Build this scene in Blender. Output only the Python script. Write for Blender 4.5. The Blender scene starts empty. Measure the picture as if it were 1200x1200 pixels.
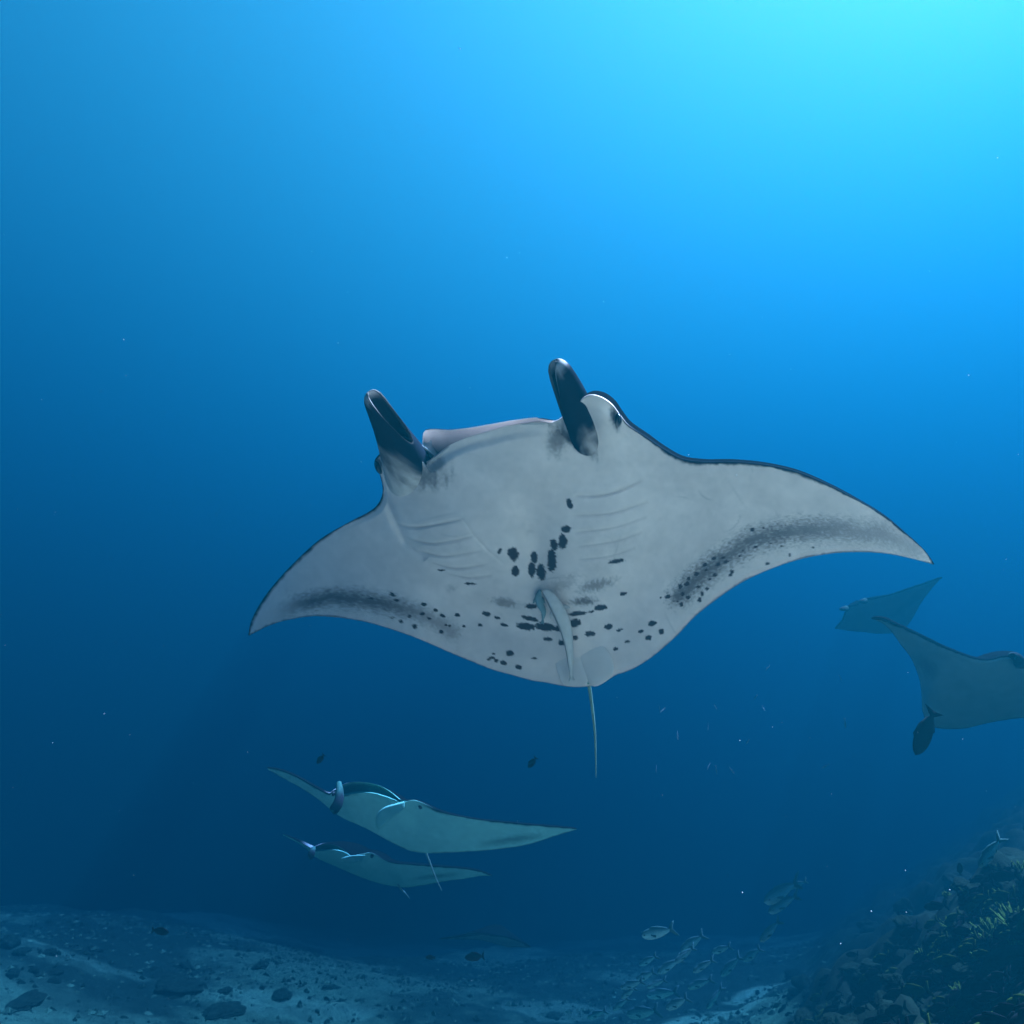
import bpy, math, random
import numpy as np
from mathutils import Vector, Matrix

# ------------------------------------------------------------------ camera, sky, sun, exposure
sc = bpy.context.scene
CAM = np.array([0.0, 0.0, 4.0]); PITCH = math.radians(14); FPX = 782.0     # focal length in 1200-px units
cam_d = bpy.data.cameras.new('camera'); cam = bpy.data.objects.new('camera', cam_d)
sc.collection.objects.link(cam); sc.camera = cam
cam.location = CAM; cam.rotation_euler = (math.radians(90) + PITCH, 0, 0)
cam_d.sensor_width = 36; cam_d.lens = 36 * FPX / 1200; cam_d.clip_start = .05; cam_d.clip_end = 600

SUN_EL, SUN_AZ = math.radians(62), math.radians(74)        # azimuth from +Y towards +X
w = bpy.data.worlds.new('World'); sc.world = w; w.use_nodes = True
nt = w.node_tree; bg = nt.nodes['Background']
sky = nt.nodes.new('ShaderNodeTexSky'); sky.sky_type = 'NISHITA'; sky.sun_disc = False
sky.sun_elevation = SUN_EL; sky.sun_rotation = SUN_AZ; sky.air_density = .03; sky.dust_density = .5
nt.links.new(sky.outputs[0], bg.inputs[0]); bg.inputs[1].default_value = 0.05
sd = bpy.data.lights.new('sun', 'SUN'); sd.energy = 5.0; sd.angle = math.radians(0.5); sd.color = (1, .88, .74)
sun = bpy.data.objects.new('sun', sd); sc.collection.objects.link(sun)
sun_dir = Vector((math.sin(SUN_AZ) * math.cos(SUN_EL), math.cos(SUN_AZ) * math.cos(SUN_EL), math.sin(SUN_EL)))
sun.rotation_euler = sun_dir.to_track_quat('Z', 'Y').to_euler(); sun.location = (0, 0, 30)
vs = sc.view_settings
vs.view_transform = 'Standard'; vs.look = 'None'; vs.gamma = 1; vs.exposure = 5.95; vs.use_curve_mapping = False
sc.render.engine = 'CYCLES'
cy = sc.cycles
cy.use_denoising = True; cy.max_bounces = 6; cy.diffuse_bounces = 3; cy.glossy_bounces = 2; cy.volume_bounces = 1
cy.transparent_max_bounces = 4; cy.sample_clamp_indirect = 3

SIG_S = (.0002, .0073, .0100)      # water: scattering per metre
SIG_T = (.203, .167, .125)       # water: extinction per metre
ANISO = .44
SURFACE_Z = 16.0

rng = np.random.default_rng(7); random.seed(7)

# ------------------------------------------------------------------ helpers
RIGHT = np.array([1., 0, 0]); FWD = np.array([0, math.cos(PITCH), math.sin(PITCH)]); UP = np.array([0, -math.sin(PITCH), math.cos(PITCH)])
def P(px, py, d):
    px, py, d = np.asarray(px, float), np.asarray(py, float), np.asarray(d, float)
    r = FWD + ((px - 600) / FPX)[..., None] * RIGHT + ((600 - py) / FPX)[..., None] * UP
    return CAM + d[..., None] * r

def sstep(a, b, x):
    t = np.clip((x - a) / (b - a), 0, 1); return t * t * (3 - 2 * t)

_perm = np.random.default_rng(3).random((256, 256, 1))[:, :, 0]
def vnoise(x, y):
    xi, yi = np.floor(x).astype(int), np.floor(y).astype(int); fx, fy = x - xi, y - yi
    fx = fx * fx * (3 - 2 * fx); fy = fy * fy * (3 - 2 * fy)
    g = lambda i, j: _perm[i & 255, j & 255]
    return (g(xi, yi) * (1 - fx) + g(xi + 1, yi) * fx) * (1 - fy) + (g(xi, yi + 1) * (1 - fx) + g(xi + 1, yi + 1) * fx) * fy
def fbm(x, y, o=4):
    s, a, t = 0, 1, 0
    for k in range(o):
        s = s + a * (vnoise(x * 2 ** k + 17.3 * k, y * 2 ** k + 5.1 * k) - .5); t += a; a *= .5
    return s / t * 2

def tag(o, label=None, cat=None, group=None, kind=None):
    if label: o['label'] = label
    if cat: o['category'] = cat
    if group: o['group'] = group
    if kind: o['kind'] = kind
    return o
def link(o, parent=None):
    sc.collection.objects.link(o)
    if parent: o.parent = parent
    return o
def empty(name, loc):
    o = bpy.data.objects.new(name, None); o.location = loc; o.empty_display_size = .1
    return link(o)
def make_mesh(name, verts, faces, mats, smooth=True, col=None):
    me = bpy.data.meshes.new(name)
    verts = np.asarray(verts, float)
    me.from_pydata(verts.tolist() if len(verts) < 5000 else verts, [], faces if isinstance(faces, list) else faces.tolist())
    for m in (mats if isinstance(mats, (list, tuple)) else [mats]): me.materials.append(m)
    if smooth: me.polygons.foreach_set('use_smooth', np.ones(len(me.polygons), bool))
    if col is not None:
        a = me.color_attributes.new('tint', 'FLOAT_COLOR', 'POINT')
        c = np.ones((len(verts), 4)); c[:, :3] = col
        a.data.foreach_set('color', c.ravel())
    me.update()
    return me
def mesh_obj(name, verts, faces, mats, parent=None, origin=(0, 0, 0), smooth=True, col=None):
    v = np.asarray(verts, float) - np.asarray(origin, float)
    o = bpy.data.objects.new(name, make_mesh(name, v, faces, mats, smooth, col))
    if parent is None: o.location = origin
    return link(o, parent)
def grid_faces(n, m, close_m=False, flip=False):
    """faces of an n x m vertex grid (index i*m+j)"""
    i = np.arange(n - 1)[:, None]; j = np.arange(m if close_m else m - 1)[None, :]
    j2 = (j + 1) % m
    f = np.stack([i * m + j, i * m + j2, (i + 1) * m + j2, (i + 1) * m + j], -1).reshape(-1, 4)
    return f[:, ::-1] if flip else f
def cr(pts, n, per=None):
    """Catmull-Rom through pts, n samples evenly in parameter"""
    p = np.asarray(pts, float); k = len(p)
    t = np.linspace(0, k - 1, n) if per is None else per
    i = np.clip(np.floor(t).astype(int), 0, k - 2); f = (t - i)[:, None]
    g = lambda q: p[np.clip(q, 0, k - 1)]
    p0, p1, p2, p3 = g(i - 1), g(i), g(i + 1), g(i + 2)
    return .5 * (2 * p1 + (p2 - p0) * f + (2 * p0 - 5 * p1 + 4 * p2 - p3) * f ** 2 + (3 * p1 - p0 - 3 * p2 + p3) * f ** 3)
def norm(v): return v / (np.linalg.norm(v, axis=-1, keepdims=True) + 1e-12)

def tube(path, rad, k=10, flat=1.0, ref=(0, 0, 1)):
    """closed tube along path; rad per point, flat squashes along the second axis"""
    path = np.asarray(path, float); n = len(path); rad = np.asarray(rad, float)
    tan = norm(np.gradient(path, axis=0)); ref = np.asarray(ref, float)
    a = norm(np.cross(tan, ref)); b = np.cross(a, tan)
    th = np.linspace(0, 2 * math.pi, k, endpoint=False)
    v = path[:, None] + rad[:, None, None] * (np.cos(th)[None, :, None] * a[:, None] + flat * np.sin(th)[None, :, None] * b[:, None])
    V = v.reshape(-1, 3); F = grid_faces(n, k, True).tolist()
    F.append(list(range(k))[::-1]); F.append([(n - 1) * k + q for q in range(k)])
    return V, F
def poly_dist(px, py, pts):
    """distance in px to a polyline, and the parameter (0..1) along it"""
    best = np.full(px.shape, 1e9); par = np.zeros(px.shape); n = len(pts) - 1
    for k in range(n):
        a, b = np.array(pts[k], float), np.array(pts[k + 1], float); d = b - a; L = d @ d
        t = np.clip(((px - a[0]) * d[0] + (py - a[1]) * d[1]) / L, 0, 1)
        dd = np.hypot(px - a[0] - t * d[0], py - a[1] - t * d[1])
        m = dd < best; best = np.where(m, dd, best); par = np.where(m, (k + t) / n, par)
    return best, par

# ------------------------------------------------------------------ materials
def mat(name, base=(.5, .5, .5), rough=.6, spec=.3, attr=False, vary=.0, vscale=8., bump=0., bscale=60., sss=0.):
    m = bpy.data.materials.new(name); m.use_nodes = True; N = m.node_tree.nodes; L = m.node_tree.links
    b = N['Principled BSDF']; b.inputs['Roughness'].default_value = rough; b.inputs['Specular IOR Level'].default_value = spec
    tc = N.new('ShaderNodeTexCoord')
    if attr:
        src = N.new('ShaderNodeAttribute'); src.attribute_name = 'tint'; out = src.outputs['Color']
    else:
        src = N.new('ShaderNodeRGB'); src.outputs[0].default_value = (*base, 1); out = src.outputs[0]
    if vary:
        nz = N.new('ShaderNodeTexNoise'); nz.inputs['Scale'].default_value = vscale; nz.inputs['Detail'].default_value = 6
        nz.inputs['Roughness'].default_value = .65
        L.new(tc.outputs['Object'], nz.inputs['Vector'])
        mr = N.new('ShaderNodeMapRange'); mr.inputs[1].default_value = .3; mr.inputs[2].default_value = .7
        mr.inputs[3].default_value = 1 - vary; mr.inputs[4].default_value = 1 + vary * .4
        L.new(nz.outputs['Fac'], mr.inputs[0])
        mx = N.new('ShaderNodeVectorMath'); mx.operation = 'SCALE'
        L.new(out, mx.inputs[0]); L.new(mr.outputs[0], mx.inputs['Scale']); out = mx.outputs[0]
    L.new(out, b.inputs['Base Color'])
    if bump:
        n2 = N.new('ShaderNodeTexNoise'); n2.inputs['Scale'].default_value = bscale; n2.inputs['Detail'].default_value = 5
        L.new(tc.outputs['Object'], n2.inputs['Vector'])
        bp = N.new('ShaderNodeBump'); bp.inputs['Strength'].default_value = bump; bp.inputs['Distance'].default_value = .01
        L.new(n2.outputs['Fac'], bp.inputs['Height']); L.new(bp.outputs[0], b.inputs['Normal'])
    return m
M_manta = mat('manta_skin', rough=.7, spec=.0, attr=True, vary=.10, vscale=9, bump=.12, bscale=45)
M_dark = mat('manta_dark_skin', (.018, .022, .03), .5, .3, vary=.3, vscale=14, bump=.1)
M_fin = mat('manta_fin_skin', rough=.75, spec=.0, attr=True, vary=.15, vscale=20, bump=.1, bscale=60)
M_far = mat('manta_far_water_tint_skin', (.20, .52, .40), .7, .0, vary=.1, vscale=12)  # far rays' pale parts with the water's teal mixed into the colour
M_pale = mat('manta_pale_skin', (.82, .69, .60), .55, .25, vary=.1, vscale=12)
M_eye = mat('eye_black', (.01, .01, .012), .2, .5)
M_remora = mat('remora_skin', rough=.5, spec=.3, attr=True, vary=.15, vscale=40)
M_fish = mat('fish_skin', rough=.6, spec=.03, attr=True, vary=.12, vscale=14)
M_speck = mat('plankton_white', (.35, .36, .36), .6)

# ------------------------------------------------------------------ seabed
def reef_q(x, y):
    return x - .25 - .45 * np.maximum(y, 2.2) + .30 * fbm(x * .45 + 3, y * .45 + 8, 3)
def H(x, y):
    z = -.30 - .75 * sstep(6, 13, y) + 1.35 * sstep(-1.5, -11, x) * sstep(3, 9, y)
    t = np.maximum(y - 11.5 - .12 * x, 0); z = z - .34 * (np.sqrt(t * t + 9) - 3); z = np.maximum(z, -9)
    n = fbm(x * .22 + 40, y * .22 + 9, 5)
    n2 = fbm(x * .9 + 4, y * .9 + 31, 5)
    q = reef_q(x, y); rf = sstep(-1.2, -.4, q)
    rid = np.abs(fbm(x * .8 + 21, y * .8 + 2, 4)) * 1.6; rid2 = np.abs(fbm(x * 2.3 + 1, y * 2.3 + 12, 4)) * 1.6
    pl = 2.72 + .595 * x - .455 * np.maximum(y, 2.2)                     # the reef slope climbs to one side
    pl = pl - .085 * np.maximum(y - 4, 0)
    pl = 3.0 - np.logaddexp(0, (3.0 - pl) * 3) / 3
    pl = pl + rf * (.42 * (.5 - rid) + .26 * (.5 - rid2) + .15 * n2)
    z = np.logaddexp(z * 3, pl * 3) / 3 + .28 * n * (1 - rf) + n2 * .09
    z = z + .30 * np.maximum(fbm(x * .35 + 80, y * .5 + 60, 4) - .12, 0) * (1 - rf)
    return z
def graded(lo, hi, c0, c1, step, far):
    mid = np.arange(c0, c1, step); a, b = [], []
    x, s = c0, step
    while x > lo: s *= 1.12; x -= s; a.append(x)
    x, s = mid[-1], step
    while x < hi: s *= 1.12; x += s; b.append(x)
    return np.array(a[::-1] + mid.tolist() + b)
gx = graded(-85, 85, -13, 10, .06, 0); gy = graded(-55, 110, 2, 18, .06, 0)
GX, GY = np.meshgrid(gx, gy, indexing='ij'); GZ = H(GX, GY)
GZ = GZ + .045 * fbm(GX * 3.1, GY * 3.1, 4) * (1 + 2.6 * sstep(-1.2, -.4, reef_q(GX, GY)))
V = np.stack([GX, GY, GZ], -1).reshape(-1, 3)

def seabed_material():
    m = bpy.data.materials.new('sand_and_rubble'); m.use_nodes = True; N = m.node_tree.nodes; L = m.node_tree.links
    b = N['Principled BSDF']; b.inputs['Roughness'].default_value = .9; b.inputs['Specular IOR Level'].default_value = .1
    at = N.new('ShaderNodeAttribute'); at.attribute_name = 'tint'
    tc = N.new('ShaderNodeTexCoord')
    nz = N.new('ShaderNodeTexNoise'); nz.inputs['Scale'].default_value = 5; nz.inputs['Detail'].default_value = 8; nz.inputs['Roughness'].default_value = .75
    L.new(tc.outputs['Object'], nz.inputs['Vector'])
    rp = N.new('ShaderNodeMapRange'); rp.inputs[1].default_value = .3; rp.inputs[2].default_value = .7; rp.inputs[3].default_value = .5; rp.inputs[4].default_value = 1.2
    L.new(nz.outputs['Fac'], rp.inputs[0])
    mx = N.new('ShaderNodeVectorMath'); mx.operation = 'SCALE'; L.new(at.outputs['Color'], mx.inputs[0]); L.new(rp.outputs[0], mx.inputs['Scale'])
    L.new(mx.outputs[0], b.inputs['Base Color'])
    bp = N.new('ShaderNodeBump'); bp.inputs['Strength'].default_value = .6; bp.inputs['Distance'].default_value = .05
    L.new(nz.outputs['Fac'], bp.inputs['Height']); L.new(bp.outputs[0], b.inputs['Normal'])
    return m
def ray_ground(px, py):
    ds = np.linspace(1.2, 40, 1800); p = P(np.full(1800, px), np.full(1800, py), ds)
    b = p[:, 2] < H(p[:, 0], p[:, 1])
    return p[np.argmax(b)] if b.any() else None
nn = fbm(GX * .3 + 11, GY * .45 + 70, 5)
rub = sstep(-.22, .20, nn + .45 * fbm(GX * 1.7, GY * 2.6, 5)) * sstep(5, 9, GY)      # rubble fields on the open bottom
reefm = sstep(-1.25, -.85, reef_q(GX, GY) + .25 * fbm(GX * 1.4, GY * 1.4, 3)) * sstep(.9, 2.3, GY)  # rock held back near the camera, leaving unseen sand as bounce for the belly
near = sstep(9, 5.5, GY)[..., None]; sand = np.array([.74, .62, .37]) * near * (.30 + .70 * sstep(-3.2, -.8, GX + .8 * fbm(GX * .7, GY * .7, 3)))[..., None] + np.array([.075, .185, .088]) * (1 - near); rubc = np.array([.016, .048, .026]); rock = np.array([.005, .014, .006]) * (1 + .8 * fbm(GX * 2, GY * 2, 4))[..., None]  # unseen near sand paled, darker left, to shape belly light; far sand painted water-green
for (px_, py_, rx_, ry_, am) in ((890, 1166, .50, .45, 1.), (850, 1190, .7, .45, .9), (660, 1186, .9, .5, .5), (25, 1192, 2.4, 1.1, .25), (60, 1120, 1.3, .35, .3), (110, 1128, 1.0, .2, .45), (330, 1178, 1.2, .4, .35)):
    c_ = ray_ground(px_, py_)
    if c_ is None: continue
    e_ = np.hypot((GX - c_[0]) / rx_, (GY - c_[1]) / ry_) + .7 * fbm(GX * 1.3 + 7, GY * 1.6, 4)
    m_ = (am * sstep(1.15, .85, e_))
    rub = rub * (1 - m_); reefm = reefm * (1 - m_); sand = sand * (1 - m_[..., None]) + np.array([.18, .42, .22]) * m_[..., None]
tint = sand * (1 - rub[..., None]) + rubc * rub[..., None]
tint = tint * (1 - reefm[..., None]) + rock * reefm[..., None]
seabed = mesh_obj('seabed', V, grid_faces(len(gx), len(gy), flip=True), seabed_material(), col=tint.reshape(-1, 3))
tag(seabed, 'pale sand and dark rubble seabed rising to a reef slope', kind='structure')

# ------------------------------------------------------------------ manta rays
def build_manta(label, st, trim, ncol, nrow, thick, body_x, bulges=(), grooves=(), paint=None, mouth=None, group=None, edge=3.0, wingthin=.02, belly=(.92, .73, .63), depth=None):
    """st: stations (lead x, y, depth, trail x, y, depth) from one wing tip to the other; traced outline, real depth and thickness.
    mouth: dict(first, last stations, upper=[(x, y)...], gap, deep)"""
    S = cr(st, ncol); k = len(st)
    par = np.linspace(0, k - 1, ncol)
    v = np.linspace(0, 1, nrow) ** 1.15; v = v / v[-1]
    lead, trail = S[:, None, :3], S[:, None, 3:]
    g = lead * (1 - v[None, :, None]) + trail * v[None, :, None]
    px, py, d = g[..., 0], g[..., 1], g[..., 2]
    if depth: d = depth(px, py)
    base = P(px, py, d)
    def normals(B):
        du = np.gradient(B, axis=0); dv = np.gradient(B, axis=1)
        n = norm(np.cross(du, dv)); toward = CAM - B
        s = np.sign((n * toward).sum(-1, keepdims=True)); s[s == 0] = 1
        return n * s
    n0 = normals(base)
    # smooth the normal field a little so that bulges stay even
    for _ in range(6):
        n0[1:-1] = (n0[:-2] + n0[1:-1] + n0[2:]) / 3; n0[:, 1:-1] = (n0[:, :-2] + n0[:, 1:-1] + n0[:, 2:]) / 3
    n0 = norm(n0)
    lift = np.zeros(px.shape)
    fade = np.minimum(sstep(0, .06, v), sstep(1.0, .9, v))[None, :]
    for (bx, by, rx, ry, ang, h) in bulges:
        c, s_ = math.cos(ang), math.sin(ang); X = (px - bx) * c + (py - by) * s_; Y = -(px - bx) * s_ + (py - by) * c
        lift += h * np.exp(-(X / rx) ** 2 - (Y / ry) ** 2) * fade
    for (pts, wd, h, taper) in grooves:
        dd, pr = poly_dist(px, py, pts)
        env = np.sin(np.clip(pr, .0, 1) * math.pi) ** .5 if taper else 1.0
        lift += h * env * np.exp(-(dd / wd) ** 2)
    Vn = base + norm(CAM - base) * lift[..., None]
    # dorsal side
    bw = np.exp(-((par - body_x[0]) / body_x[1]) ** 2)                 # 1 over the trunk, 0 out on the wings
    tip = np.clip(np.minimum(par, k - 1 - par) / 1.5, 0, 1)
    T = (wingthin + (thick - wingthin) * bw) * tip ** .6 + .004
    prof = (np.sqrt(v) * (1 - v) ** .9 * 1.75)[None, :] * (1 - bw)[:, None] + (v ** 1.15 * (1 - v) ** 1.1 * 4.0)[None, :] * bw[:, None]
    D = Vn - n0 * (T[:, None] * prof + .004)[..., None]
    rows = [Vn[:, ::-1]]                                               # trail -> lead, belly side
    colr_m = None
    if mouth:
        ms = mouth.get('soft', .6); mw = sstep(mouth['a'] - ms, mouth['a'] + ms * .2, par) * sstep(mouth['b'] + ms, mouth['b'] - ms * .2, par)
        up = cr(mouth['upper'], ncol, per=np.clip((par - mouth['a']) / (mouth['b'] - mouth['a']), 0, 1) * (len(mouth['upper']) - 1))
        U = P(up[:, 0], up[:, 1], S[:, 2] + mouth['gap'])
        L0 = Vn[:, 0]; inw = norm(Vn[:, nrow // 4] - Vn[:, 0]); nb = n0[:, 0]
        deep = mouth['deep']
        for (fi, fn, fu) in ((.10, -.02, 0), (.5, -.10, .1), (1.0, -.25, .3), (1.0, -.42, .7), (.5, -.3, .9), (.12, -.06, 1.0)):
            pt = L0 * (1 - fu) + U * fu + inw * (deep * fi) + nb * (deep * fn)
            rows.append((D[:, 0] * (1 - mw)[:, None] + pt * mw[:, None])[:, None])
        shift = (U - D[:, 0]) * mw[:, None]
        D = D + shift[:, None] * ((1 - v) ** 3)[None, :, None]
    rows.append(D)
    A = np.concatenate(rows, 1); nc, m = A.shape[:2]
    # colours
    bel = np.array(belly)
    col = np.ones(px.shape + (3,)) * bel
    col *= (1 + .10 * fbm(px * .03, py * .03, 5) + .06 * fbm(px * .16 + 9, py * .16, 4))[..., None]
    dark = np.zeros(px.shape)
    lead_px = np.hypot(px - S[:, None, 0], py - S[:, None, 1])
    wing = 1 - sstep(.35, .75, bw)[:, None]
    nz = fbm(px * .25, py * .25, 3)
    ew = edge * (.75 + .9 * fbm(px * .02 + 3, py * .02 + 7, 3))
    dark = np.maximum(dark, sstep(1.6, .3, lead_px / ew + .5 * nz) * (wing if mouth else 1))
    tr_px = np.hypot(px - S[:, None, 3], py - S[:, None, 4])
    dark = np.maximum(dark, .7 * sstep(.8, .1, tr_px / ew + .4 * nz))
    if paint: col, dark = paint(px, py, col, dark)
    blk = np.array([.014, .018, .024]); blk_d = np.array([.004, .005, .007])
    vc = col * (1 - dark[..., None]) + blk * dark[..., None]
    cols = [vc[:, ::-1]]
    if mouth:
        for q in range(6):
            c = np.array(mouth.get('inner', (.70, .60, .56))) * (1 if q not in (2, 3) else .35)
            cols.append((vc[:, 0] * (1 - mw)[:, None] + c * mw[:, None])[:, None])
    dc = np.ones(D.shape) * blk_d
    if mouth:
        m2 = (sstep(mouth['a'] - 2.6, mouth['a'] - 1.2, par) * sstep(mouth['a'] + 1.2, mouth['a'] + .2, par))[:, None, None] * sstep(.3, .1, v)[None, :, None]
        dc = dc * (1 - m2) + np.array([.36, .40, .40]) * m2
        dc[:, 0] = dc[:, 0] * (1 - mw)[:, None] + np.array(mouth.get('inner', (.62, .58, .54))) * (.4 if 'soft' in mouth else 1) * mw[:, None]
    cols.append(dc)
    C = np.concatenate(cols, 1)
    ctr = Vn[ncol // 2, nrow // 2].copy()
    root = empty('manta_ray', ctr)
    tag(root, label, 'manta ray', group)
    F = grid_faces(nc, m, flip=True)
    mesh_obj('body', A.reshape(-1, 3), F, M_manta, root, ctr, col=C.reshape(-1, 3))
    return root, ctr, dict(px=px, py=py, Vn=Vn, n=n0)

def horn(root, ctr, path, rads, view_cut, cutdepth, name='cephalic_fin', outer=(.010, .013, .019), base_c=(.30, .33, .33), k=36, n=40, flat=.8, power=2.0, base_at=.16, kd=1., rim_c=(.62, .55, .52)):
    """rolled head fin: a tapering tube cut obliquely so that its mouth opens along one side. path: (x, y, depth); rads in px"""
    C = cr(path, n); C[:, 2] *= kd; R = cr(np.array(rads)[:, None], n)[:, 0]
    t0 = np.linspace(0, 1, n); c3 = P(C[:, 0], C[:, 1], C[:, 2]); r3 = R * C[:, 2] / FPX
    tan = norm(np.gradient(c3, axis=0)); tow = norm(CAM - c3)
    a = norm(np.cross(tan, tow)); b = norm(np.cross(a, tan))          # a: sideways in the picture, b: towards the camera
    ph = np.linspace(0, 2 * math.pi, k, endpoint=False)
    R = R * np.sqrt(np.clip(1 - (np.clip((t0 - .84) / .165, 0, 1)) ** 2, .004, 1)); r3 = R * C[:, 2] / FPX
    tm = 1 - cutdepth * (np.clip(.5 + .5 * np.cos(ph - view_cut), 0, 1)) ** power
    def surf(scale, taus):
        out = []
        for tau in taus:
            t = np.clip(tau * tm, 0, 1); row = []
            for q in range(k):
                f = t[q] * (n - 1); i = min(int(f), n - 2); u = f - i
                L = lambda z: z[i] * (1 - u) + z[i + 1] * u
                row.append(L(c3) + scale * L(r3) * (math.cos(ph[q]) * L(a) + flat * math.sin(ph[q]) * L(b)))
            out.append(row)
        return np.array(out)
    to = np.concatenate([np.linspace(0, .9, 30), np.linspace(.92, 1, 6)]); ti = np.linspace(.985, .35, 20)
    o_, i_ = surf(1, to), surf(.80, ti)
    A = np.concatenate([o_, i_], 0)
    col = np.zeros(A.shape); tt = np.concatenate([to, ti])
    nz = fbm(np.arange(A.shape[0])[:, None] * .35 + 0 * ph[None], np.cos(ph)[None] * 2 + 5 + np.sin(ph)[None], 3)
    out_c, in_c, rim, bc = np.array(outer), np.array([.015, .018, .024]), np.array(rim_c), np.array(base_c)
    for r in range(A.shape[0]):
        inner = r >= len(to); c = in_c if inner else out_c
        bw = sstep(base_at * 2.0, base_at * .3, tt[r] + .18 * nz[r]) if not inner else np.zeros(k)
        col[r] = c * (1 - bw[:, None]) + bc * bw[:, None]
        tipness = (.55 * sstep(.87, .95, tt[r] * tm + .05 * nz[r]))[:, None] if not inner else sstep(.84, .95, tt[r] * tm)[:, None]
        col[r] = col[r] * (1 - tipness) + rim * tipness
        if abs(tt[r] - 1) < .021: col[r] = rim * (.06 + .42 * sstep(.7, .97, tm) * (.6 + .8 * nz[r]))[:, None]
    F = grid_faces(len(tt), k, True).tolist()
    return mesh_obj(name, A.reshape(-1, 3), F, M_fin, root, ctr, col=col.reshape(-1, 3))

def ball(root, ctr, px, py, d, rx, ry, rd, m, name, ang=0., k=20):
    """ellipsoid with radii rx, ry in px and rd in metres along the view"""
    c = P(px, py, d); s = d / FPX; th = np.linspace(0, math.pi, k); ph = np.linspace(0, 2 * math.pi, k, endpoint=False)
    ex = RIGHT * math.cos(ang) - UP * math.sin(ang); ey = RIGHT * math.sin(ang) + UP * math.cos(ang)
    v = [c + ex * rx * s * math.sin(t) * math.cos(p) + ey * ry * s * math.sin(t) * math.sin(p) - FWD * rd * math.cos(t) for t in th for p in ph]
    return mesh_obj(name, v, grid_faces(k, k, True), m, root, ctr)

def px_tube(root, ctr, pts, rads, m, name, k=10, flat=1., n=28):
    """tube along picture points with depth; rads in px"""
    C = cr(pts, n); R = cr(np.array(rads)[:, None], n)[:, 0]
    V, F = tube(P(C[:, 0], C[:, 1], C[:, 2]), R * C[:, 2] / FPX, k, flat, ref=-FWD)
    return mesh_obj(name, V, F, m, root, ctr)

def sheet(root, ctr, outline, m, name, thick=.012, toward=.02, inset=6, col=None):
    """a thin rounded flap from a closed outline of (x, y, depth); domed and thick, facing the camera"""
    O = cr(list(outline) + [outline[0]], 49)[:-1]; c = O.mean(0); rings = []
    for s, hgt in ((1, 0), (.93, .55), (.75, .85), (.45, 1), (.08, 1)):
        q = c + (O - c) * s; p = P(q[:, 0], q[:, 1], q[:, 2]); rings.append(p + norm(CAM - p) * toward * hgt)
    q = O; back = P(q[:, 0], q[:, 1], q[:, 2]) - norm(CAM - P(q[:, 0], q[:, 1], q[:, 2])) * thick
    A = np.concatenate([back[None], np.array(rings)], 0); k = 48
    F = grid_faces(len(A), k, True).tolist(); F.append([(len(A) - 1) * k + j for j in range(k)])
    F.append(list(range(k))[::-1])
    return mesh_obj(name, A.reshape(-1, 3), F, m, root, ctr)

# --- the large manta ray -------------------------------------------------------
K1 = .74      # the large ray swims close to the camera
def D1(x, y):
    """depth of the large ray's belly plane: head nearer, one wing swung away"""
    d = 3.2 - .0009 * (x - 620) + .0034 * (y - 640) - .000011 * (y - 640) ** 2
    t = np.maximum((500 - x) / 210, 0); d += .80 * t ** 1.6
    t = np.maximum((800 - x) / -300, 0); d += .18 * t ** 2
    return d * K1
pairs = [((291, 744), (291.5, 745)), ((294, 729), (301, 740)), ((302, 712), (313, 734)), ((317, 690), (335, 727)), ((342, 662), (372, 722)),
         ((375, 632), (425, 728)), ((410, 611.5), (478, 744)), ((432, 600), (512, 758)), ((444, 589), (535, 768)), ((448.5, 574), (550, 774)),
         ((445, 556), (562, 779)), ((439, 540), (575, 784)), ((452, 527), (588, 788)), ((472, 520), (600, 791)), ((488, 527), (610, 794)),
         ((498, 540), (618, 796)), ((509, 535), (626, 798)), ((526, 522), (640, 800)), ((548, 512.5), (655, 803)), ((572, 505.5), (670, 805)),
         ((597, 498.5), (684, 805)), ((628, 494.5), (697, 803)), ((652, 494), (707, 800)), ((672, 478), (714, 796)), ((688, 465), (722, 791)),
         ((703, 466), (731, 788)), ((717, 475), (741, 784)), ((727, 488), (752, 778)), ((738, 500.5), (764, 770)), ((758, 513.5), (780, 757)),
         ((778, 527), (796, 742)), ((800, 538.5), (815, 722)), ((826, 542), (840, 702)), ((860, 542), (872, 681)), ((898, 545.5), (908, 665)),
         ((936, 554), (943, 654)), ((974, 570), (980, 648)), ((1009, 588.5), (1014, 647)), ((1038, 606), (1040, 649)), ((1063, 626.5), (1062, 653)),
         ((1083.5, 645), (1080, 657.5)), ((1095, 661), (1094, 661.5))]
st1 = [(a[0], a[1], D1(*a), b[0], b[1], D1(*b)) for a, b in pairs]
Z1 = lambda x, y, rx, ry, ang=0., soft=1.: (380 + x / 3, 400 + y / 3, rx / 3, ry / 3, ang, soft)
Z4 = lambda x, y, rx, ry=None, ang=0., soft=1.: (740 + x / 3.158, 480 + y / 3.158, rx / 3.158, (ry or rx) / 3.158, ang, soft)
Z2 = lambda x, y, rx, ry=None, ang=.3, soft=1.: (280 + x / 4, 560 + y / 4, rx / 4, (ry or rx) / 4, ang, soft)
Z3 = lambda x, y, rx, ry=None, ang=0., soft=1.: (540 + x / 4, 620 + y / 4, rx / 4, (ry or rx) / 4, ang, soft)
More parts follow.
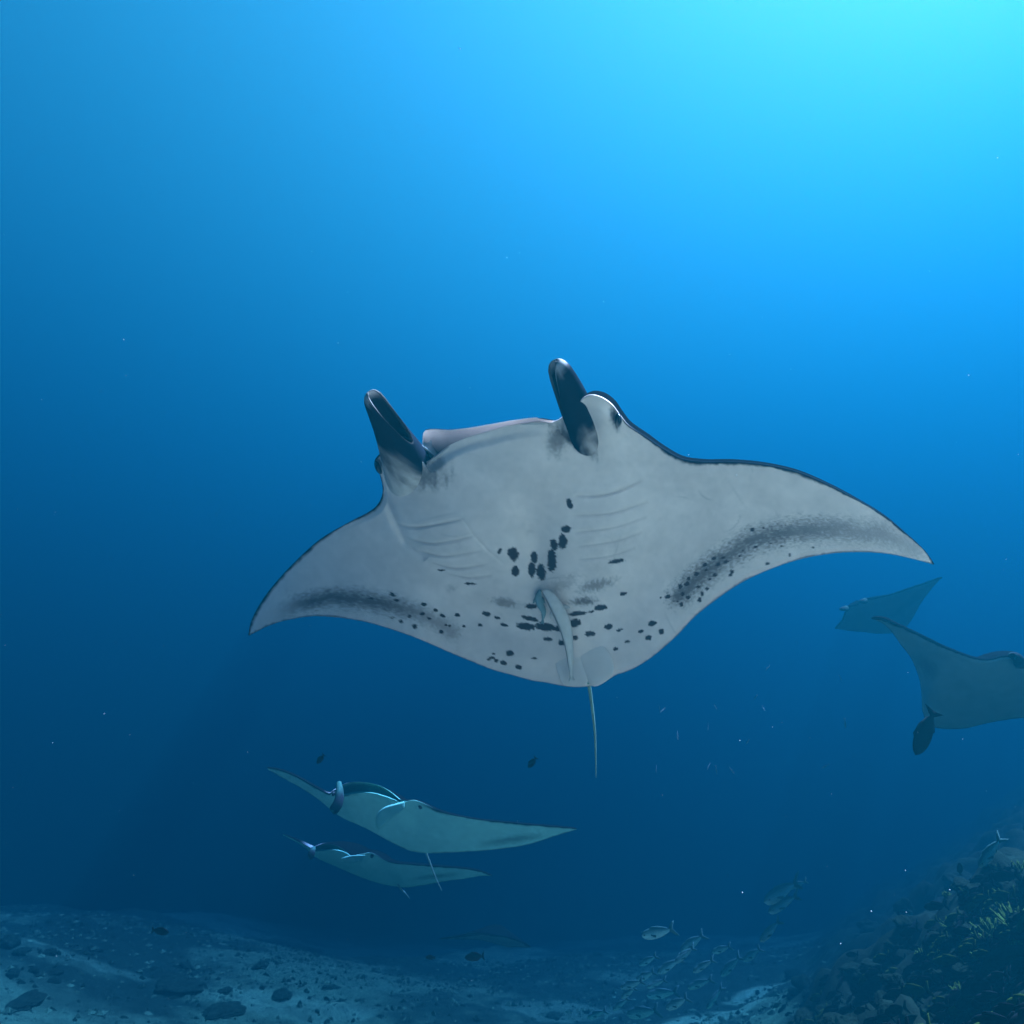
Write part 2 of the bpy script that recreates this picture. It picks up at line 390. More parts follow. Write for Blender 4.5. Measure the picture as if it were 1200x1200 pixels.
spots = [Z1(862, 570, 10, 20, -.3), Z1(850, 660, 17, 13), Z1(838, 703, 15, 27), Z1(808, 716, 12, 20, -.3), Z1(800, 770, 16, 38), Z1(665, 748, 18, 24, -.3),
         Z1(617, 738, 6, 11, .5), Z1(672, 808, 13, 19), Z1(738, 760, 12, 20), Z1(730, 802, 13, 25), Z1(762, 810, 16, 29, -.2), Z1(1028, 773, 28, 7, -.15),
         Z1(1052, 887, 13, 6, -.2), Z1(973, 936, 23, 10, -.1), Z1(888, 957, 33, 8, -.12), Z1(938, 950, 10, 4, -.2), Z1(880, 990, 24, 14, -.1),
         Z1(728, 932, 20, 9), Z1(570, 958, 16, 8, .25), Z1(608, 972, 12, 5, .2), Z1(632, 997, 13, 6, .2), Z1(548, 997, 7, 4, .2), Z1(725, 975, 31, 8, .25),
         Z1(708, 1003, 36, 12, .15), Z1(778, 1003, 36, 14, .1), Z1(825, 1010, 22, 10), Z1(785, 1047, 16, 7), Z1(838, 1060, 18, 9), Z1(880, 1042, 13, 8),
         Z1(935, 1028, 18, 9, -.1), Z1(1000, 1003, 16, 10, -.2), Z1(1037, 1015, 11, 5, -.2), Z1(1067, 1056, 10, 5, -.2), Z1(1024, 1082, 9, 6, -.2),
         Z1(1113, 1020, 10, 6, -.2), Z1(1152, 992, 15, 9, -.2), Z1(1140, 1042, 11, 9, -.2), Z1(1185, 1020, 10, 10), Z1(652, 1097, 14, 10), Z1(630, 1130, 12, 8, .2),
         Z1(683, 1145, 12, 8, .3), Z1(738, 1115, 11, 4), Z1(590, 1112, 9, 5), Z1(605, 1122, 8, 6), Z1(578, 1118, 6, 5), Z1(595, 1098, 6, 4), Z1(413, 805, 14, 3, .05), Z1(513, 852, 20, 4, .05),
         Z1(240, 890, 10, 6, .5), Z1(253, 910, 8, 5, .5), Z1(350, 925, 10, 6, .4), Z1(392, 945, 9, 5, .4), Z1(415, 963, 9, 5, .4), Z1(345, 958, 9, 6), Z1(318, 1003, 9, 9),
         Z1(412, 1022, 9, 7, .5), Z1(470, 962, 9, 5, .4), Z1(300, 965, 6, 5), Z1(370, 975, 7, 5), Z1(272, 985, 5, 5), Z1(440, 1000, 6, 4),
         Z4(447, 445, 9, 8), Z4(490, 437, 4), Z4(305, 550, 9, 6, -.4), Z4(338, 548, 9, 5, -.3), Z4(350, 563, 9, 6, -.4), Z4(320, 572, 9, 6, -.5), Z4(272, 575, 9, 6, -.5),
         Z4(277, 594, 7, 4, -.5), Z4(240, 608, 10, 7, -.6), Z4(212, 625, 8, 7, -.6), Z4(205, 645, 12, 8, -.6), Z4(180, 655, 8, 10), Z4(190, 682, 8, 8), Z4(210, 696, 8, 7),
         Z4(185, 721, 8, 8), Z4(170, 710, 4), Z4(135, 692, 11, 8, -.3), Z4(108, 695, 4), Z4(252, 703, 8, 10), Z4(262, 681, 7, 9), Z4(280, 663, 7), Z4(247, 656, 6), Z4(310, 612, 8, 8), Z4(370, 600, 7, 8),
         Z4(366, 613, 6), Z4(397, 542, 5), Z4(460, 508, 9, 4, -.3), Z4(555, 505, 4), Z4(518, 495, 5, 3), Z4(503, 570, 6), Z4(587, 538, 5, 6), Z4(670, 510, 5, 4), Z4(410, 522, 4, 3), Z4(290, 628, 4),
         Z4(75, 793, 15, 9, -.2), Z4(35, 820, 9, 5, -.2), Z4(64, 843, 11, 9), Z4(110, 820, 9, 9),
         Z2(620, 565, 12, 6), Z2(720, 548, 14, 8), Z2(738, 573, 12, 7), Z2(868, 592, 12, 7), Z2(922, 622, 10, 6), Z2(955, 646, 14, 7), Z2(865, 635, 9, 6), Z2(800, 652, 8, 6), Z2(760, 672, 8, 10), Z2(825, 698, 10, 13),
         Z2(720, 655, 6), Z2(948, 722, 10, 9), Z2(1022, 645, 11, 6), Z2(1055, 695, 8, 6), Z2(1130, 690, 10, 7), Z2(890, 658, 8, 5), Z2(970, 690, 7, 5)]
soft_spots = [(698, 686, 22, 6, -.25, .55), (683, 705, 16, 5, -.1, .75), (592, 706, 16, 5, .15, .55), (530, 689, 6, 5, 0, .25), (660, 684, 18, 8, -.5, .30)]
smear_r = [(795, 700), (812, 683), (840, 660), (880, 634), (930, 622), (985, 620), (1035, 626), (1070, 642)]
smear_l = [(322, 722), (350, 708), (385, 700), (420, 702), (455, 708), (490, 718), (530, 740)]
def paint1(px, py, col, dark):
    nz = fbm(px * .45, py * .45, 3); fine = fbm(px * .9 + 30, py * .9, 2)
    d, t = poly_dist(px, py, smear_r)
    wdt = 24 - 8 * np.abs(t - .45)
    m = sstep(1, .0, d / wdt + .35 * nz + .25 * fine)
    dark = np.maximum(dark, (.78 - .45 * sstep(.45, 1, t)) * m)
    d, t = poly_dist(px, py, smear_l)
    wdt = 19 - 6 * np.abs(t - .55) + 0 * d
    m = sstep(1, 0, d / wdt + .3 * nz + .25 * fine * sstep(.4, .8, t))
    dark = np.maximum(dark, (.80 - .35 * sstep(.6, 1, t)) * m * sstep(-.05, .25, t))
    def blob(s, edge):
        x, y, rx, ry, a, st = s; c, q = math.cos(a), math.sin(a)
        X = ((px - x) * c + (py - y) * q) / rx; Y = (-(px - x) * q + (py - y) * c) / ry
        r = np.sqrt(X * X + Y * Y)
        return r
    for s in spots:
        r = blob(s, 1); sel = r < 2.2
        rr = r[sel] + .34 * fbm(px[sel] * .55 + s[0], py[sel] * .55 + s[1], 3)
        dark[sel] = np.maximum(dark[sel], .95 * sstep(1.14, .92, rr))
    for s in soft_spots:
        r = blob(s, 1); sel = r < 2.5
        dark[sel] = np.maximum(dark[sel], s[5] * sstep(1.5, .25, r[sel] + .6 * nz[sel] + .4 * fine[sel]))
    # darker patches round the roots of the head fins, the eyes and below the mouth corner
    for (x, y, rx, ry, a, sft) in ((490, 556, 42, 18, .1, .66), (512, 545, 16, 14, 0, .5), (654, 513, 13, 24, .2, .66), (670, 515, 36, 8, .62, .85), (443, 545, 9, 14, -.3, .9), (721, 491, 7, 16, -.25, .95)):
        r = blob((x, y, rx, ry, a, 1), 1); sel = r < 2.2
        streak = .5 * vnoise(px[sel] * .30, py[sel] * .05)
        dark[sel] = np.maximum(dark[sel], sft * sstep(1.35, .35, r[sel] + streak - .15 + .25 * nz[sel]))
    for pts in gill_lines:
        d, t = poly_dist(px, py, pts)
        dark = np.maximum(dark, .20 * np.sin(math.pi * np.clip(t, 0, 1)) ** .6 * sstep(1.7, .3, d))
    # healed scratches
    rg = np.random.default_rng(5)
    for q in range(34):
        x, y = rg.uniform(400, 980), rg.uniform(520, 770); a = rg.uniform(0, 3.14); L_ = rg.uniform(6, 30); b_ = rg.uniform(-.5, .5)
        pts = [(x + L_ * u * math.cos(a + b_ * u), y + L_ * u * math.sin(a + b_ * u)) for u in np.linspace(-1, 1, 6)]
        sel = (np.abs(px - x) < L_ + 4) & (np.abs(py - y) < L_ + 4)
        if not sel.any(): continue
        d, t = poly_dist(px[sel], py[sel], pts)
        dark[sel] = np.maximum(dark[sel], rg.uniform(.06, .20) * np.sin(math.pi * np.clip(t, 0, 1)) * sstep(1.5, .4, d))
    return col, dark
gills = []; gill_lines = []
for (a, b, c) in (((463, 613), (490, 618), (543, 608)), ((474, 629), (508, 637), (556, 628)), ((490, 645), (522, 652), (566, 645)), ((505, 659), (535, 666), (572, 661)), ((522, 671), (548, 677), (576, 674)),
                  ((672, 581), (712, 579), (757, 561)), ((671, 604), (715, 602), (760, 588)), ((672, 624), (718, 619), (758, 606)), ((674, 641), (720, 635), (752, 624)), ((676, 656), (715, 652), (744, 642))):
    q = cr([a, b, c], 9); gills.append((q.tolist(), 1.8, -.010, True)); gill_lines.append(q.tolist()); q2 = q.copy(); q2[:, 1] -= 4.5; gills.append((q2.tolist(), 3.4, .0035, True))
grooves = gills + [([(541, 607), (556, 628), (572, 646), (592, 662)], 1.6, -.006, True), ([(449, 575), (461, 608), (476, 634), (500, 655)], 5, -.03, True),
                   ([(498, 540), (526, 524), (548, 515), (572, 508), (597, 501), (628, 497)], 5, .012, True),
                   ([(765, 545), (770, 580), (762, 620)], 9, -.006, True),
                   ([(648, 500), (672, 515), (698, 532)], 4, -.02, True)]
bulges = [(600, 600, 120, 75, .3, .13), (535, 632, 58, 42, .5, .06), (714, 608, 52, 58, 0, .075), (655, 715, 75, 60, 0, .07), (640, 545, 60, 40, 0, .03), (708, 500, 18, 30, 0, .05), (628, 640, 24, 60, -.2, -.045), (600, 735, 60, 18, .35, -.03), (745, 700, 30, 60, .5, -.03)]
upper = [(495, 520), (497, 506), (508, 503.5), (526, 504), (548, 501.5), (572, 497.5), (600, 492.5), (628, 489)]
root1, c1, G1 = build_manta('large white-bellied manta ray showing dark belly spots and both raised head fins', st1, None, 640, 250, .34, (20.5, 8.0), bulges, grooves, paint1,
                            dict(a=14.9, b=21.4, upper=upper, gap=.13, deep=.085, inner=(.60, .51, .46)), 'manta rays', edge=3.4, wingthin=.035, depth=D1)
horn(root1, c1, [(486, 562, 3.220), (474, 538, 2.860), (459, 508, 2.640), (446, 483, 2.540), (435, 459, 2.470)], [34, 27, 19.5, 15, 13], .62, .58, power=3.6, flat=.9, base_at=.27, base_c=(.74, .62, .54), kd=K1)
horn(root1, c1, [(703, 542, 3.050), (689, 510, 2.530), (675, 477, 2.330), (663, 450, 2.250), (649, 423, 2.190)], [26, 21, 19, 16.5, 13], 2.85, .45, power=9, flat=.9, base_at=.21, base_c=(.74, .60, .53), kd=K1)
ball(root1, c1, 444, 547, D1(444, 547) + .0, 4.5, 9, .03, M_eye, 'eye', -.3)
ball(root1, c1, 722.5, 492, D1(722, 492) + .0, 4.5, 9, .05, M_eye, 'eye', -.3)
dz = lambda x, y, o=0.: (x, y, D1(x, y) - .018 - o)
sheet(root1, c1, [dz(648, 768), dz(655, 757), dz(668, 752), dz(680, 762), dz(687, 782), dz(688, 801), dz(674, 804), dz(658, 799)], M_pale, 'pelvic_fin', toward=.004)
sheet(root1, c1, [dz(676, 762), dz(688, 752), dz(704, 755), dz(716, 768), dz(719, 785), dz(712, 797), dz(694, 804), dz(683, 785)], M_pale, 'pelvic_fin', toward=.006)
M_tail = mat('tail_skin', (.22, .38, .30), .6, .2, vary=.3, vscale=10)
px_tube(root1, c1, [(687, 790, D1(687, 790) + .03), (689.5, 799, D1(690, 800) + .0), (691, 808, 3.50 * K1), (694, 830, 3.55 * K1), (697, 858, 3.6 * K1), (698, 885, 3.64 * K1), (698.5, 911, 3.68 * K1)], [2.4, 2.4, 2.1, 1.7, 1.3, 1.0, .4], M_tail, 'tail')

def surf_depth(G, x, y):
    i = np.argmin((G['px'] - x) ** 2 + (G['py'] - y) ** 2)
    return float((G['Vn'].reshape(-1, 3)[i] - CAM) @ FWD)

# --- the other rays --------------------------------------------------------------
def st_of(pairs, dl, dt, tips):
    """stations with lead depth dl, trail depth dt at the trunk, and extra depth at the first and last tip"""
    n = len(pairs); out = []
    for i, (a, b) in enumerate(pairs):
        u = i / (n - 1); e = tips[0] * max(0, 1 - u / .4) ** 1.3 + tips[1] * max(0, (u - .6) / .4) ** 1.3
        bw = math.sin(math.pi * u) ** .8
        out.append((a[0], a[1], dl + e, b[0], b[1], dl + e + (dt - dl) * bw))
    return out
water_tinted_belly = (.32, .74, .58)  # teal of distant water painted into the far rays' white bellies
def smear(pts, wd, am):
    def f(px, py, col, dark):
        d, t = poly_dist(px, py, pts); nz = fbm(px * .8, py * .8, 3)
        return col, np.maximum(dark, am * np.sin(math.pi * np.clip(t, .02, .98)) ** .7 * sstep(1.1, 0, d / wd + .5 * nz))
    return f
p2 = [((313, 899), (314, 902)), ((328, 902), (328, 910)), ((350, 911), (350, 922)), ((371, 923), (373, 937)), ((385, 930), (391, 952)), ((393, 926), (404, 960)),
      ((401, 932), (418, 966)), ((413, 930.5), (433, 973)), ((433, 929), (447, 981)), ((450, 933), (460, 988)), ((464, 938), (470, 993)), ((474, 940), (480, 997)),
      ((485, 938), (490, 999)), ((497, 942), (498, 1000)), ((512, 949), (512, 1000)), ((530, 954.5), (533, 999)), ((560, 960), (560, 997.5)), ((590, 963), (590, 994.5)),
      ((620, 966), (620, 989.5)), ((650, 968.5), (650, 980)), ((676, 971), (676, 972))]
r2, c2, G2 = build_manta('manta ray with open mouth and one unfurled head fin above a smaller ray', st_of(p2, 6.0, 6.8, (.8, -.35)), None, 300, 90, .22, (10., 4.0),
    [(450, 965, 40, 22, .3, .05)], [([(455, 975), (475, 980), (495, 978)], 1.5, -.01, True), ([(520, 968), (532, 976), (538, 985)], 1.5, -.01, True)],
    smear([(560, 990), (600, 984), (640, 978)], 6, .55), dict(a=6, b=10.5, upper=[(397, 922), (407, 918), (420, 916.5), (438, 918.5), (453, 925), (466, 935)], gap=.06, deep=.06, soft=1.1, inner=(.14, .42, .32)),
    'manta rays', edge=2.2, wingthin=.03, belly=water_tinted_belly)
sheet(r2, c2, [(474, 939, 5.90), (462, 942, 5.84), (450, 946, 5.80), (442, 954, 5.78), (440, 962, 5.78), (443, 971, 5.80), (450, 966, 5.82), (462, 957, 5.86), (473, 948, 5.90)], M_far, 'cephalic_fin', thick=.02, toward=.02)
horn(r2, c2, [(397, 917, 6.00), (398, 928, 5.92), (397, 939, 5.86), (392, 948, 5.84), (387, 951, 5.86)], [3, 4.5, 5.5, 6, 4], 2., .3, k=20, outer=(.02, .022, .03), base_c=(.05, .15, .12), rim_c=(.08, .24, .19), base_at=.3)
ball(r2, c2, 493, 944, 6.06, 3, 4, .03, M_eye, 'eye'); ball(r2, c2, 391, 930, 6.10, 2, 3, .03, M_eye, 'eye')
px_tube(r2, c2, [(498, 996, 6.70), (502, 1006, 6.75), (508, 1022, 6.80), (513, 1034, 6.85), (518, 1044, 6.90)], [1.2, 1.0, .7, .5, .3], M_tail, 'tail', 8)

p3 = [((331, 977), (332, 979)), ((345, 983.5), (345, 986)), ((357, 990), (358, 994)), ((364, 994), (367, 1003)), ((370, 997), (378, 1009)), ((380, 997), (392, 1015)), ((392, 996), (408, 1022)),
      ((404, 999), (425, 1029)), ((412, 1003), (440, 1034)), ((424, 1001), (453, 1037.5)), ((436, 1000), (467, 1039.5)), ((457, 1010), (480, 1040)), ((487, 1013), (500, 1037)), ((515, 1015), (525, 1032.5)),
      ((540, 1017), (545, 1030)), ((560, 1020), (561, 1027)), ((577, 1026), (576, 1026.5))]
r3, c3, G3 = build_manta('smaller manta ray swimming just below the ray with the unfurled fin', st_of(p3, 7.6, 8.5, (.9, -.5)), None, 240, 70, .26, (7.5, 3.4),
    [(410, 1012, 30, 14, .3, .05)], [], smear([(480, 1030), (510, 1027), (540, 1024)], 4, .45), dict(a=4, b=7.5, upper=[(367, 994), (376, 990.5), (388, 990), (398, 993), (408, 1000)], gap=.06, deep=.06, soft=1.0, inner=(.14, .42, .32)),
    'manta rays', edge=1.8, wingthin=.03, belly=water_tinted_belly)
sheet(r3, c3, [(428, 1002, 7.50), (418, 1002, 7.46), (408, 1003, 7.44), (400, 1006, 7.42), (404, 1010, 7.44), (414, 1011, 7.46), (424, 1009, 7.50)], M_far, 'cephalic_fin', thick=.02, toward=.02)
horn(r3, c3, [(368, 993, 7.60), (366, 998, 7.52), (364, 1003, 7.50), (361, 1005, 7.50)], [2, 3.4, 4, 2.5], 2., .3, k=16, outer=(.02, .022, .03), base_c=(.05, .15, .12), rim_c=(.08, .24, .19), base_at=.3)
ball(r3, c3, 436, 1003, 7.62, 2, 2.6, .03, M_eye, 'eye')
px_tube(r3, c3, [(466, 1036, 8.30), (470, 1042, 8.35), (475, 1047, 8.40), (480, 1053, 8.45)], [1.3, 1.1, .8, .3], M_tail, 'tail', 8)

p4 = [((1022, 724), (1023, 725.5)), ((1034, 725.5), (1035, 731)), ((1045, 730), (1046, 742)), ((1057, 735), (1056, 756)), ((1073, 742), (1068, 772)), ((1090, 750), (1077, 795)), ((1103, 756.5), (1080, 815)),
      ((1116, 762), (1081, 833)), ((1130, 767.5), (1087, 846)), ((1144, 772), (1100, 853.5)), ((1159, 773), (1128, 854)), ((1177, 769), (1155, 848)), ((1192, 770), (1177, 844)), ((1208, 778), (1200, 841.5)),
      ((1228, 777), (1225, 843)), ((1252, 780), (1250, 846)), ((1275, 788), (1275, 849)), ((1305, 805), (1298, 853)), ((1345, 822), (1338, 860)), ((1385, 850), (1380, 874)), ((1410, 884), (1409, 886))]
r4, c4, G4 = build_manta('manta ray half out of view with a dark fish below its wing', st_of(p4, 3.9, 4.5, (.1, .3)), None, 300, 120, .24, (12.5, 4.5),
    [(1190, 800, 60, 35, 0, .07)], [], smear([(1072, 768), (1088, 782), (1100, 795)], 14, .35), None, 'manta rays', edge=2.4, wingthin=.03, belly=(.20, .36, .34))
for (x, y, dx) in ((1196, 778, -9), (1262, 788, 10)):
    horn(r4, c4, [(x, y, 3.95), (x + dx * .3, y - 5, 3.86), (x + dx * .8, y - 9, 3.8), (x + dx * 1.4, y - 10, 3.76)], [7, 6, 5, 3], 2., .3, k=18, outer=(.02, .025, .03), base_c=(.05, .09, .08), rim_c=(.05, .10, .09), base_at=.2)
px_tube(r4, c4, [(1228, 842, 4.5), (1234, 862, 4.6), (1243, 890, 4.7)], [2.5, 1.8, .6], M_tail, 'tail', 8)

p5 = [((1104, 676), (1103, 677.5)), ((1085, 683), (1092, 690)), ((1064, 690), (1080, 706)), ((1042, 697), (1066, 730)), ((1023, 700.5), (1052, 741)), ((1012, 703), (1038, 742.5)), ((1003, 708), (1026, 742.5)),
      ((993, 712), (1014, 741)), ((990, 719), (1002, 740)), ((986, 728), (993, 739)), ((978, 736), (979, 737))]
r5, c5, G5 = build_manta('distant manta ray seen behind the half hidden one', st_of(p5, 7.4, 7.9, (-.3, .6)), None, 200, 70, .24, (6., 2.2), [(1020, 718, 20, 12, 0, .05)], [],
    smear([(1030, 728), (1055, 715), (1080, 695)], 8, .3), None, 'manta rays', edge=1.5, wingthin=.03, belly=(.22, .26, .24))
for (x, y, dx) in ((992, 713, -10), (1014, 704, -9)):
    horn(r5, c5, [(x, y, 7.35), (x + dx * .4, y + .5, 7.25), (x + dx * .8, y + 1, 7.2)], [3.4, 2.6, 1.4], 2., .3, k=16, outer=(.02, .022, .025), base_c=(.03, .06, .05), rim_c=(.05, .10, .09), base_at=.4)

p6 = [((515, 1100), (516, 1101)), ((540, 1096.5), (540, 1101)), ((560, 1094), (562, 1102)), ((577, 1095), (580, 1106)), ((595, 1098), (595, 1110)), ((610, 1103), (608, 1110)), ((622, 1109), (621, 1110.5))]
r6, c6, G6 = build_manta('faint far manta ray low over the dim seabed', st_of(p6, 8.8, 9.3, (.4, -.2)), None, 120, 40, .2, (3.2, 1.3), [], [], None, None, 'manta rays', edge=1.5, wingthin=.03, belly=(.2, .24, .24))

# ------------------------------------------------------------------ fish
def fish_mesh(name, hgt=.3, wid=.13, peak=.38, tailf=.16, fork=.5, back=(.05, .06, .06), flank=(.3, .34, .33), belly=(.6, .62, .58), dors=.06, k=14, n=16, stripe=None):
    xs = np.linspace(0, 1, n) ** .9                    # 0 snout .. 1 tail root
    L = .82
    prof = np.sin(math.pi * np.clip(xs, 0, 1) ** (math.log(.5) / math.log(peak))) ** .75
    prof = np.maximum(prof, 0) * (1 - .0 * xs) + .10 * xs + .02
    ph = np.linspace(0, 2 * math.pi, k, endpoint=False)
    V, C = [], []
    b, f, w = map(np.array, (back, flank, belly))
    for x, p in zip(xs, prof):
        for q in ph:
            z = math.sin(q) * hgt / 2 * p; y = math.cos(q) * wid / 2 * min(1, p * 1.1) * (1 - .6 * x)
            V.append((.5 - x * L, y, z - .01)); u = math.sin(q)
            c = f + (b - f) * max(0, (u - .1) / .9) ** .7 if u > .1 else f + (w - f) * max(0, -u + .1)
            if stripe and stripe[0] < x < stripe[1]: c = np.array(stripe[2])
            C.append(c)
    F = grid_faces(n, k, True).tolist(); F.append(list(range(k))[::-1])
    F.append([(n - 1) * k + q for q in range(k)])
    def fin(outline, th, col):
        """thick flat fin in the xz plane"""
        i0 = len(V); m = len(outline)
        for sgn in (-1, 1):
            for (x, z) in outline: V.append((x, sgn * th, z)); C.append(np.array(col))
        F.append([i0 + j for j in range(m)][::-1]); F.append([i0 + m + j for j in range(m)])
        for j in range(m): F.append([i0 + j, i0 + (j + 1) % m, i0 + m + (j + 1) % m, i0 + m + j])
    r = .5 - L; fc = b * .9 + f * .1; h = hgt
    fin([(r + .03, .035), (r - .10, h * .62), (r - tailf - .02, h * .70), (r - tailf * (1 - fork), .0), (r - tailf - .02, -h * .72), (r - .10, -h * .62), (r + .03, -.045)], .006, fc)
    fin([(.26, h * .36), (.16, h * .5 + dors), (-.05, h * .42 + dors), (-.24, h * .16 + dors * .8), (-.28, h * .08), (-.1, h * .28), (.1, h * .40)], .006, fc)
    fin([(.02, -h * .42), (-.06, -h * .44 - dors), (-.2, -h * .2 - dors), (-.27, -h * .10), (-.12, -h * .26)], .006, fc)
    for sgn in (-1, 1):                                   # pectoral fins and eyes
        i0 = len(V)
        for (x, y, z) in ((.22, .45 * wid * sgn, -.02), (.10, (.45 * wid + .05) * sgn, -.07), (.06, (.45 * wid + .04) * sgn, -.02), (.20, .46 * wid * sgn, .01)): V.append((x, y, z)); C.append(fc)
        F.append([i0, i0 + 1, i0 + 2, i0 + 3])
        ex, ez = .385, h * .09; rr = .018
        i0 = len(V)
        for (dx, dzz) in ((1, 0), (.5, .87), (-.5, .87), (-1, 0), (-.5, -.87), (.5, -.87)): V.append((ex + rr * dx, wid * .40 * sgn, ez + rr * dzz)); C.append(np.array([.01, .01, .01]))
        V.append((ex, wid * .46 * sgn, ez)); C.append(np.array([.01, .01, .01]))
        for j in range(6): F.append([i0 + j, i0 + (j + 1) % 6, i0 + 6])
    return make_mesh(name, np.array(V), F, M_fish, True, np.array(C))
def place(o, px, py, d, len_px, ang, yaw=0., roll=0.):
    """head pointing along ang (degrees, counter-clockwise from picture right), yaw turns it into depth"""
    a = math.radians(ang); y = math.radians(yaw)
    X = (RIGHT * math.cos(a) + UP * math.sin(a)) * math.cos(y) - FWD * math.sin(y)
    Zc = UP * (1 if math.cos(a) ** 2 > .02 else 1) + RIGHT * math.sin(roll)
    Y = np.cross(Zc, X); Y /= np.linalg.norm(Y); Z = np.cross(X, Y)
    s = len_px * d / FPX / max(.35, math.cos(y))
    M = Matrix.Identity(4)
    for i in range(3): M[i][0], M[i][1], M[i][2] = X[i] * s, Y[i] * s, Z[i] * s
    M.translation = Vector(P(px, py, d).tolist()); o.matrix_world = M
def add_fish(name, me, label, cat, group, *a, **k):
    o = link(bpy.data.objects.new(name, me)); tag(o, label, cat, group); place(o, *a, **k); return o
me_dark = fish_mesh('dark_fish_mesh', .38, .13, .44, .09, .1, (.004, .005, .006), (.008, .010, .012), (.014, .016, .018), .05, 16, 20)
me_pale = [fish_mesh('pale_fish_mesh', h, .15, .36, .17, .6, (.04, .10, .08), (.48, .88, .72), (.55, .90, .76), .03) for h in (.27, .30, .25)]
me_reef = [fish_mesh('reef_fish_mesh', h, .14, .38, .16, .45, bk, fl, be, .06, 10, 11) for (h, bk, fl, be) in
           ((.34, (.004, .005, .004), (.008, .010, .008), (.02, .022, .02)), (.40, (.004, .004, .005), (.006, .007, .008), (.015, .016, .018)),
            (.36, (.03, .05, .006), (.06, .09, .012), (.08, .10, .02)), (.32, (.006, .008, .010), (.02, .024, .028), (.09, .10, .11)))]
me_slim = fish_mesh('slim_fish_mesh', .16, .10, .4, .14, .6, (.14, .17, .18), (.34, .38, .38), (.5, .52, .5), .02, 8, 9)

add_fish('surgeonfish', me_dark, 'black oval fish hanging head down beside the half hidden ray', 'fish', None, 1084.5, 856, 3.0, 62, 241, 8)
for (x, y, ln, a, lab) in ((187, 1091, 22, 352, 'small dark fish above the rubble slope'), (557, 1121, 25, 184, 'dark oval fish low under the faint far ray'), (505, 1122, 13, 175, 'tiny dark fish beside a larger dark oval fish'),
                           (376, 889, 15, 230, 'small dim fish above the wing of the open mouthed ray'), (624, 893, 17, 232, 'small dim fish near the tail of the large ray'), (1125, 1019, 17, 95, 'small upright black fish over the reef slope'),
                           (1066, 1091, 26, 200, 'dark fish leading the school over the reef')):
    add_fish('small_fish', me_dark, lab, 'fish', None, x, y, 5.2 if y > 1000 else 4.6, ln, a)
pale = [(772, 1092, 38, 205), (917, 1044, 46, 203), (919, 1058, 44, 205), (903, 1090, 38, 212), (857, 1131, 30, 222), (825, 1131, 30, 205), (785, 1131, 34, 215), (812, 1104, 34, 212), (821, 1152, 28, 205), (777, 1164, 36, 198),
        (794, 1175, 32, 215), (741, 1153, 28, 205), (757, 1143, 28, 217), (754, 1186, 38, 205), (838, 1168, 28, 220), (803, 1118, 28, 210), (737, 1163, 22, 210), (770, 1152, 26, 200), (728, 1176, 26, 208), (700, 1188, 26, 200),
        (1161, 997, 40, 232), (936, 1036, 20, 205), (846, 1112, 22, 210), (760, 1125, 24, 214), (882, 1118, 24, 214)]
for i, (x, y, ln, a) in enumerate(pale):
    dd = 6.6 if i < 4 else (7.2 + (i % 5) * .3)
    h_ = ray_ground(x, min(y + 14, 1199))
    if h_ is not None: dd = min(dd, (h_ - CAM) @ FWD - .25)
    add_fish('silver_fish', me_pale[i % 3], 'pale silver fish swimming down the slope in a loose school', 'fish', 'pale fish schooling above the sand', x, y, dd, ln * (.95 + .25 * rng.random()), a + rng.normal() * 5, (i * 37 % 40) - 20)
for i in range(16):
    x, y = rng.uniform(735, 1010), rng.uniform(775, 905)
    add_fish('tiny_fish', me_slim, 'tiny slender fish drifting in open water behind the large ray', 'fish', 'tiny slender fish in open water', x, y, rng.uniform(6.5, 8.5), rng.uniform(7, 13), rng.uniform(200, 320), rng.uniform(-30, 30))

# the dense dark school that streams down over the reef
cnt = 0; tries = 0
while cnt < 270 and tries < 4000:
    tries += 1
    x, y = rng.uniform(880, 1235), rng.uniform(1000, 1235)
    if y < 1192 - (x - 880) * .62 + rng.normal() * 10: continue
    h_ = ray_ground(x, y)
    if h_ is None: continue
    dg = (h_ - CAM) @ FWD; dd = dg - .08 - abs(rng.normal()) * .16
    if dd < 1.7: continue
    green = x > 1090 and 1030 < y - .3 * (1200 - x) < 1130
    vi = rng.choice(4, p=(.25, .2, .45, .1) if green else (.42, .36, .08, .14))
    lm = rng.uniform(.10, .19) * FPX / dd
    add_fish('reef_fish', me_reef[vi], ('dark olive fish in the dense school streaming down over the reef slope', 'blackish deep-bodied fish in the dense school over the reef slope', 'yellow-green fish in the dense dark school over the reef slope', 'grey pale-bellied fish in the dense dark school over the reef slope')[vi], 'fish', 'dark fish schooling over the reef', x, y, dd, lm, 205 + rng.normal() * 9, rng.normal() * 14)
    cnt += 1

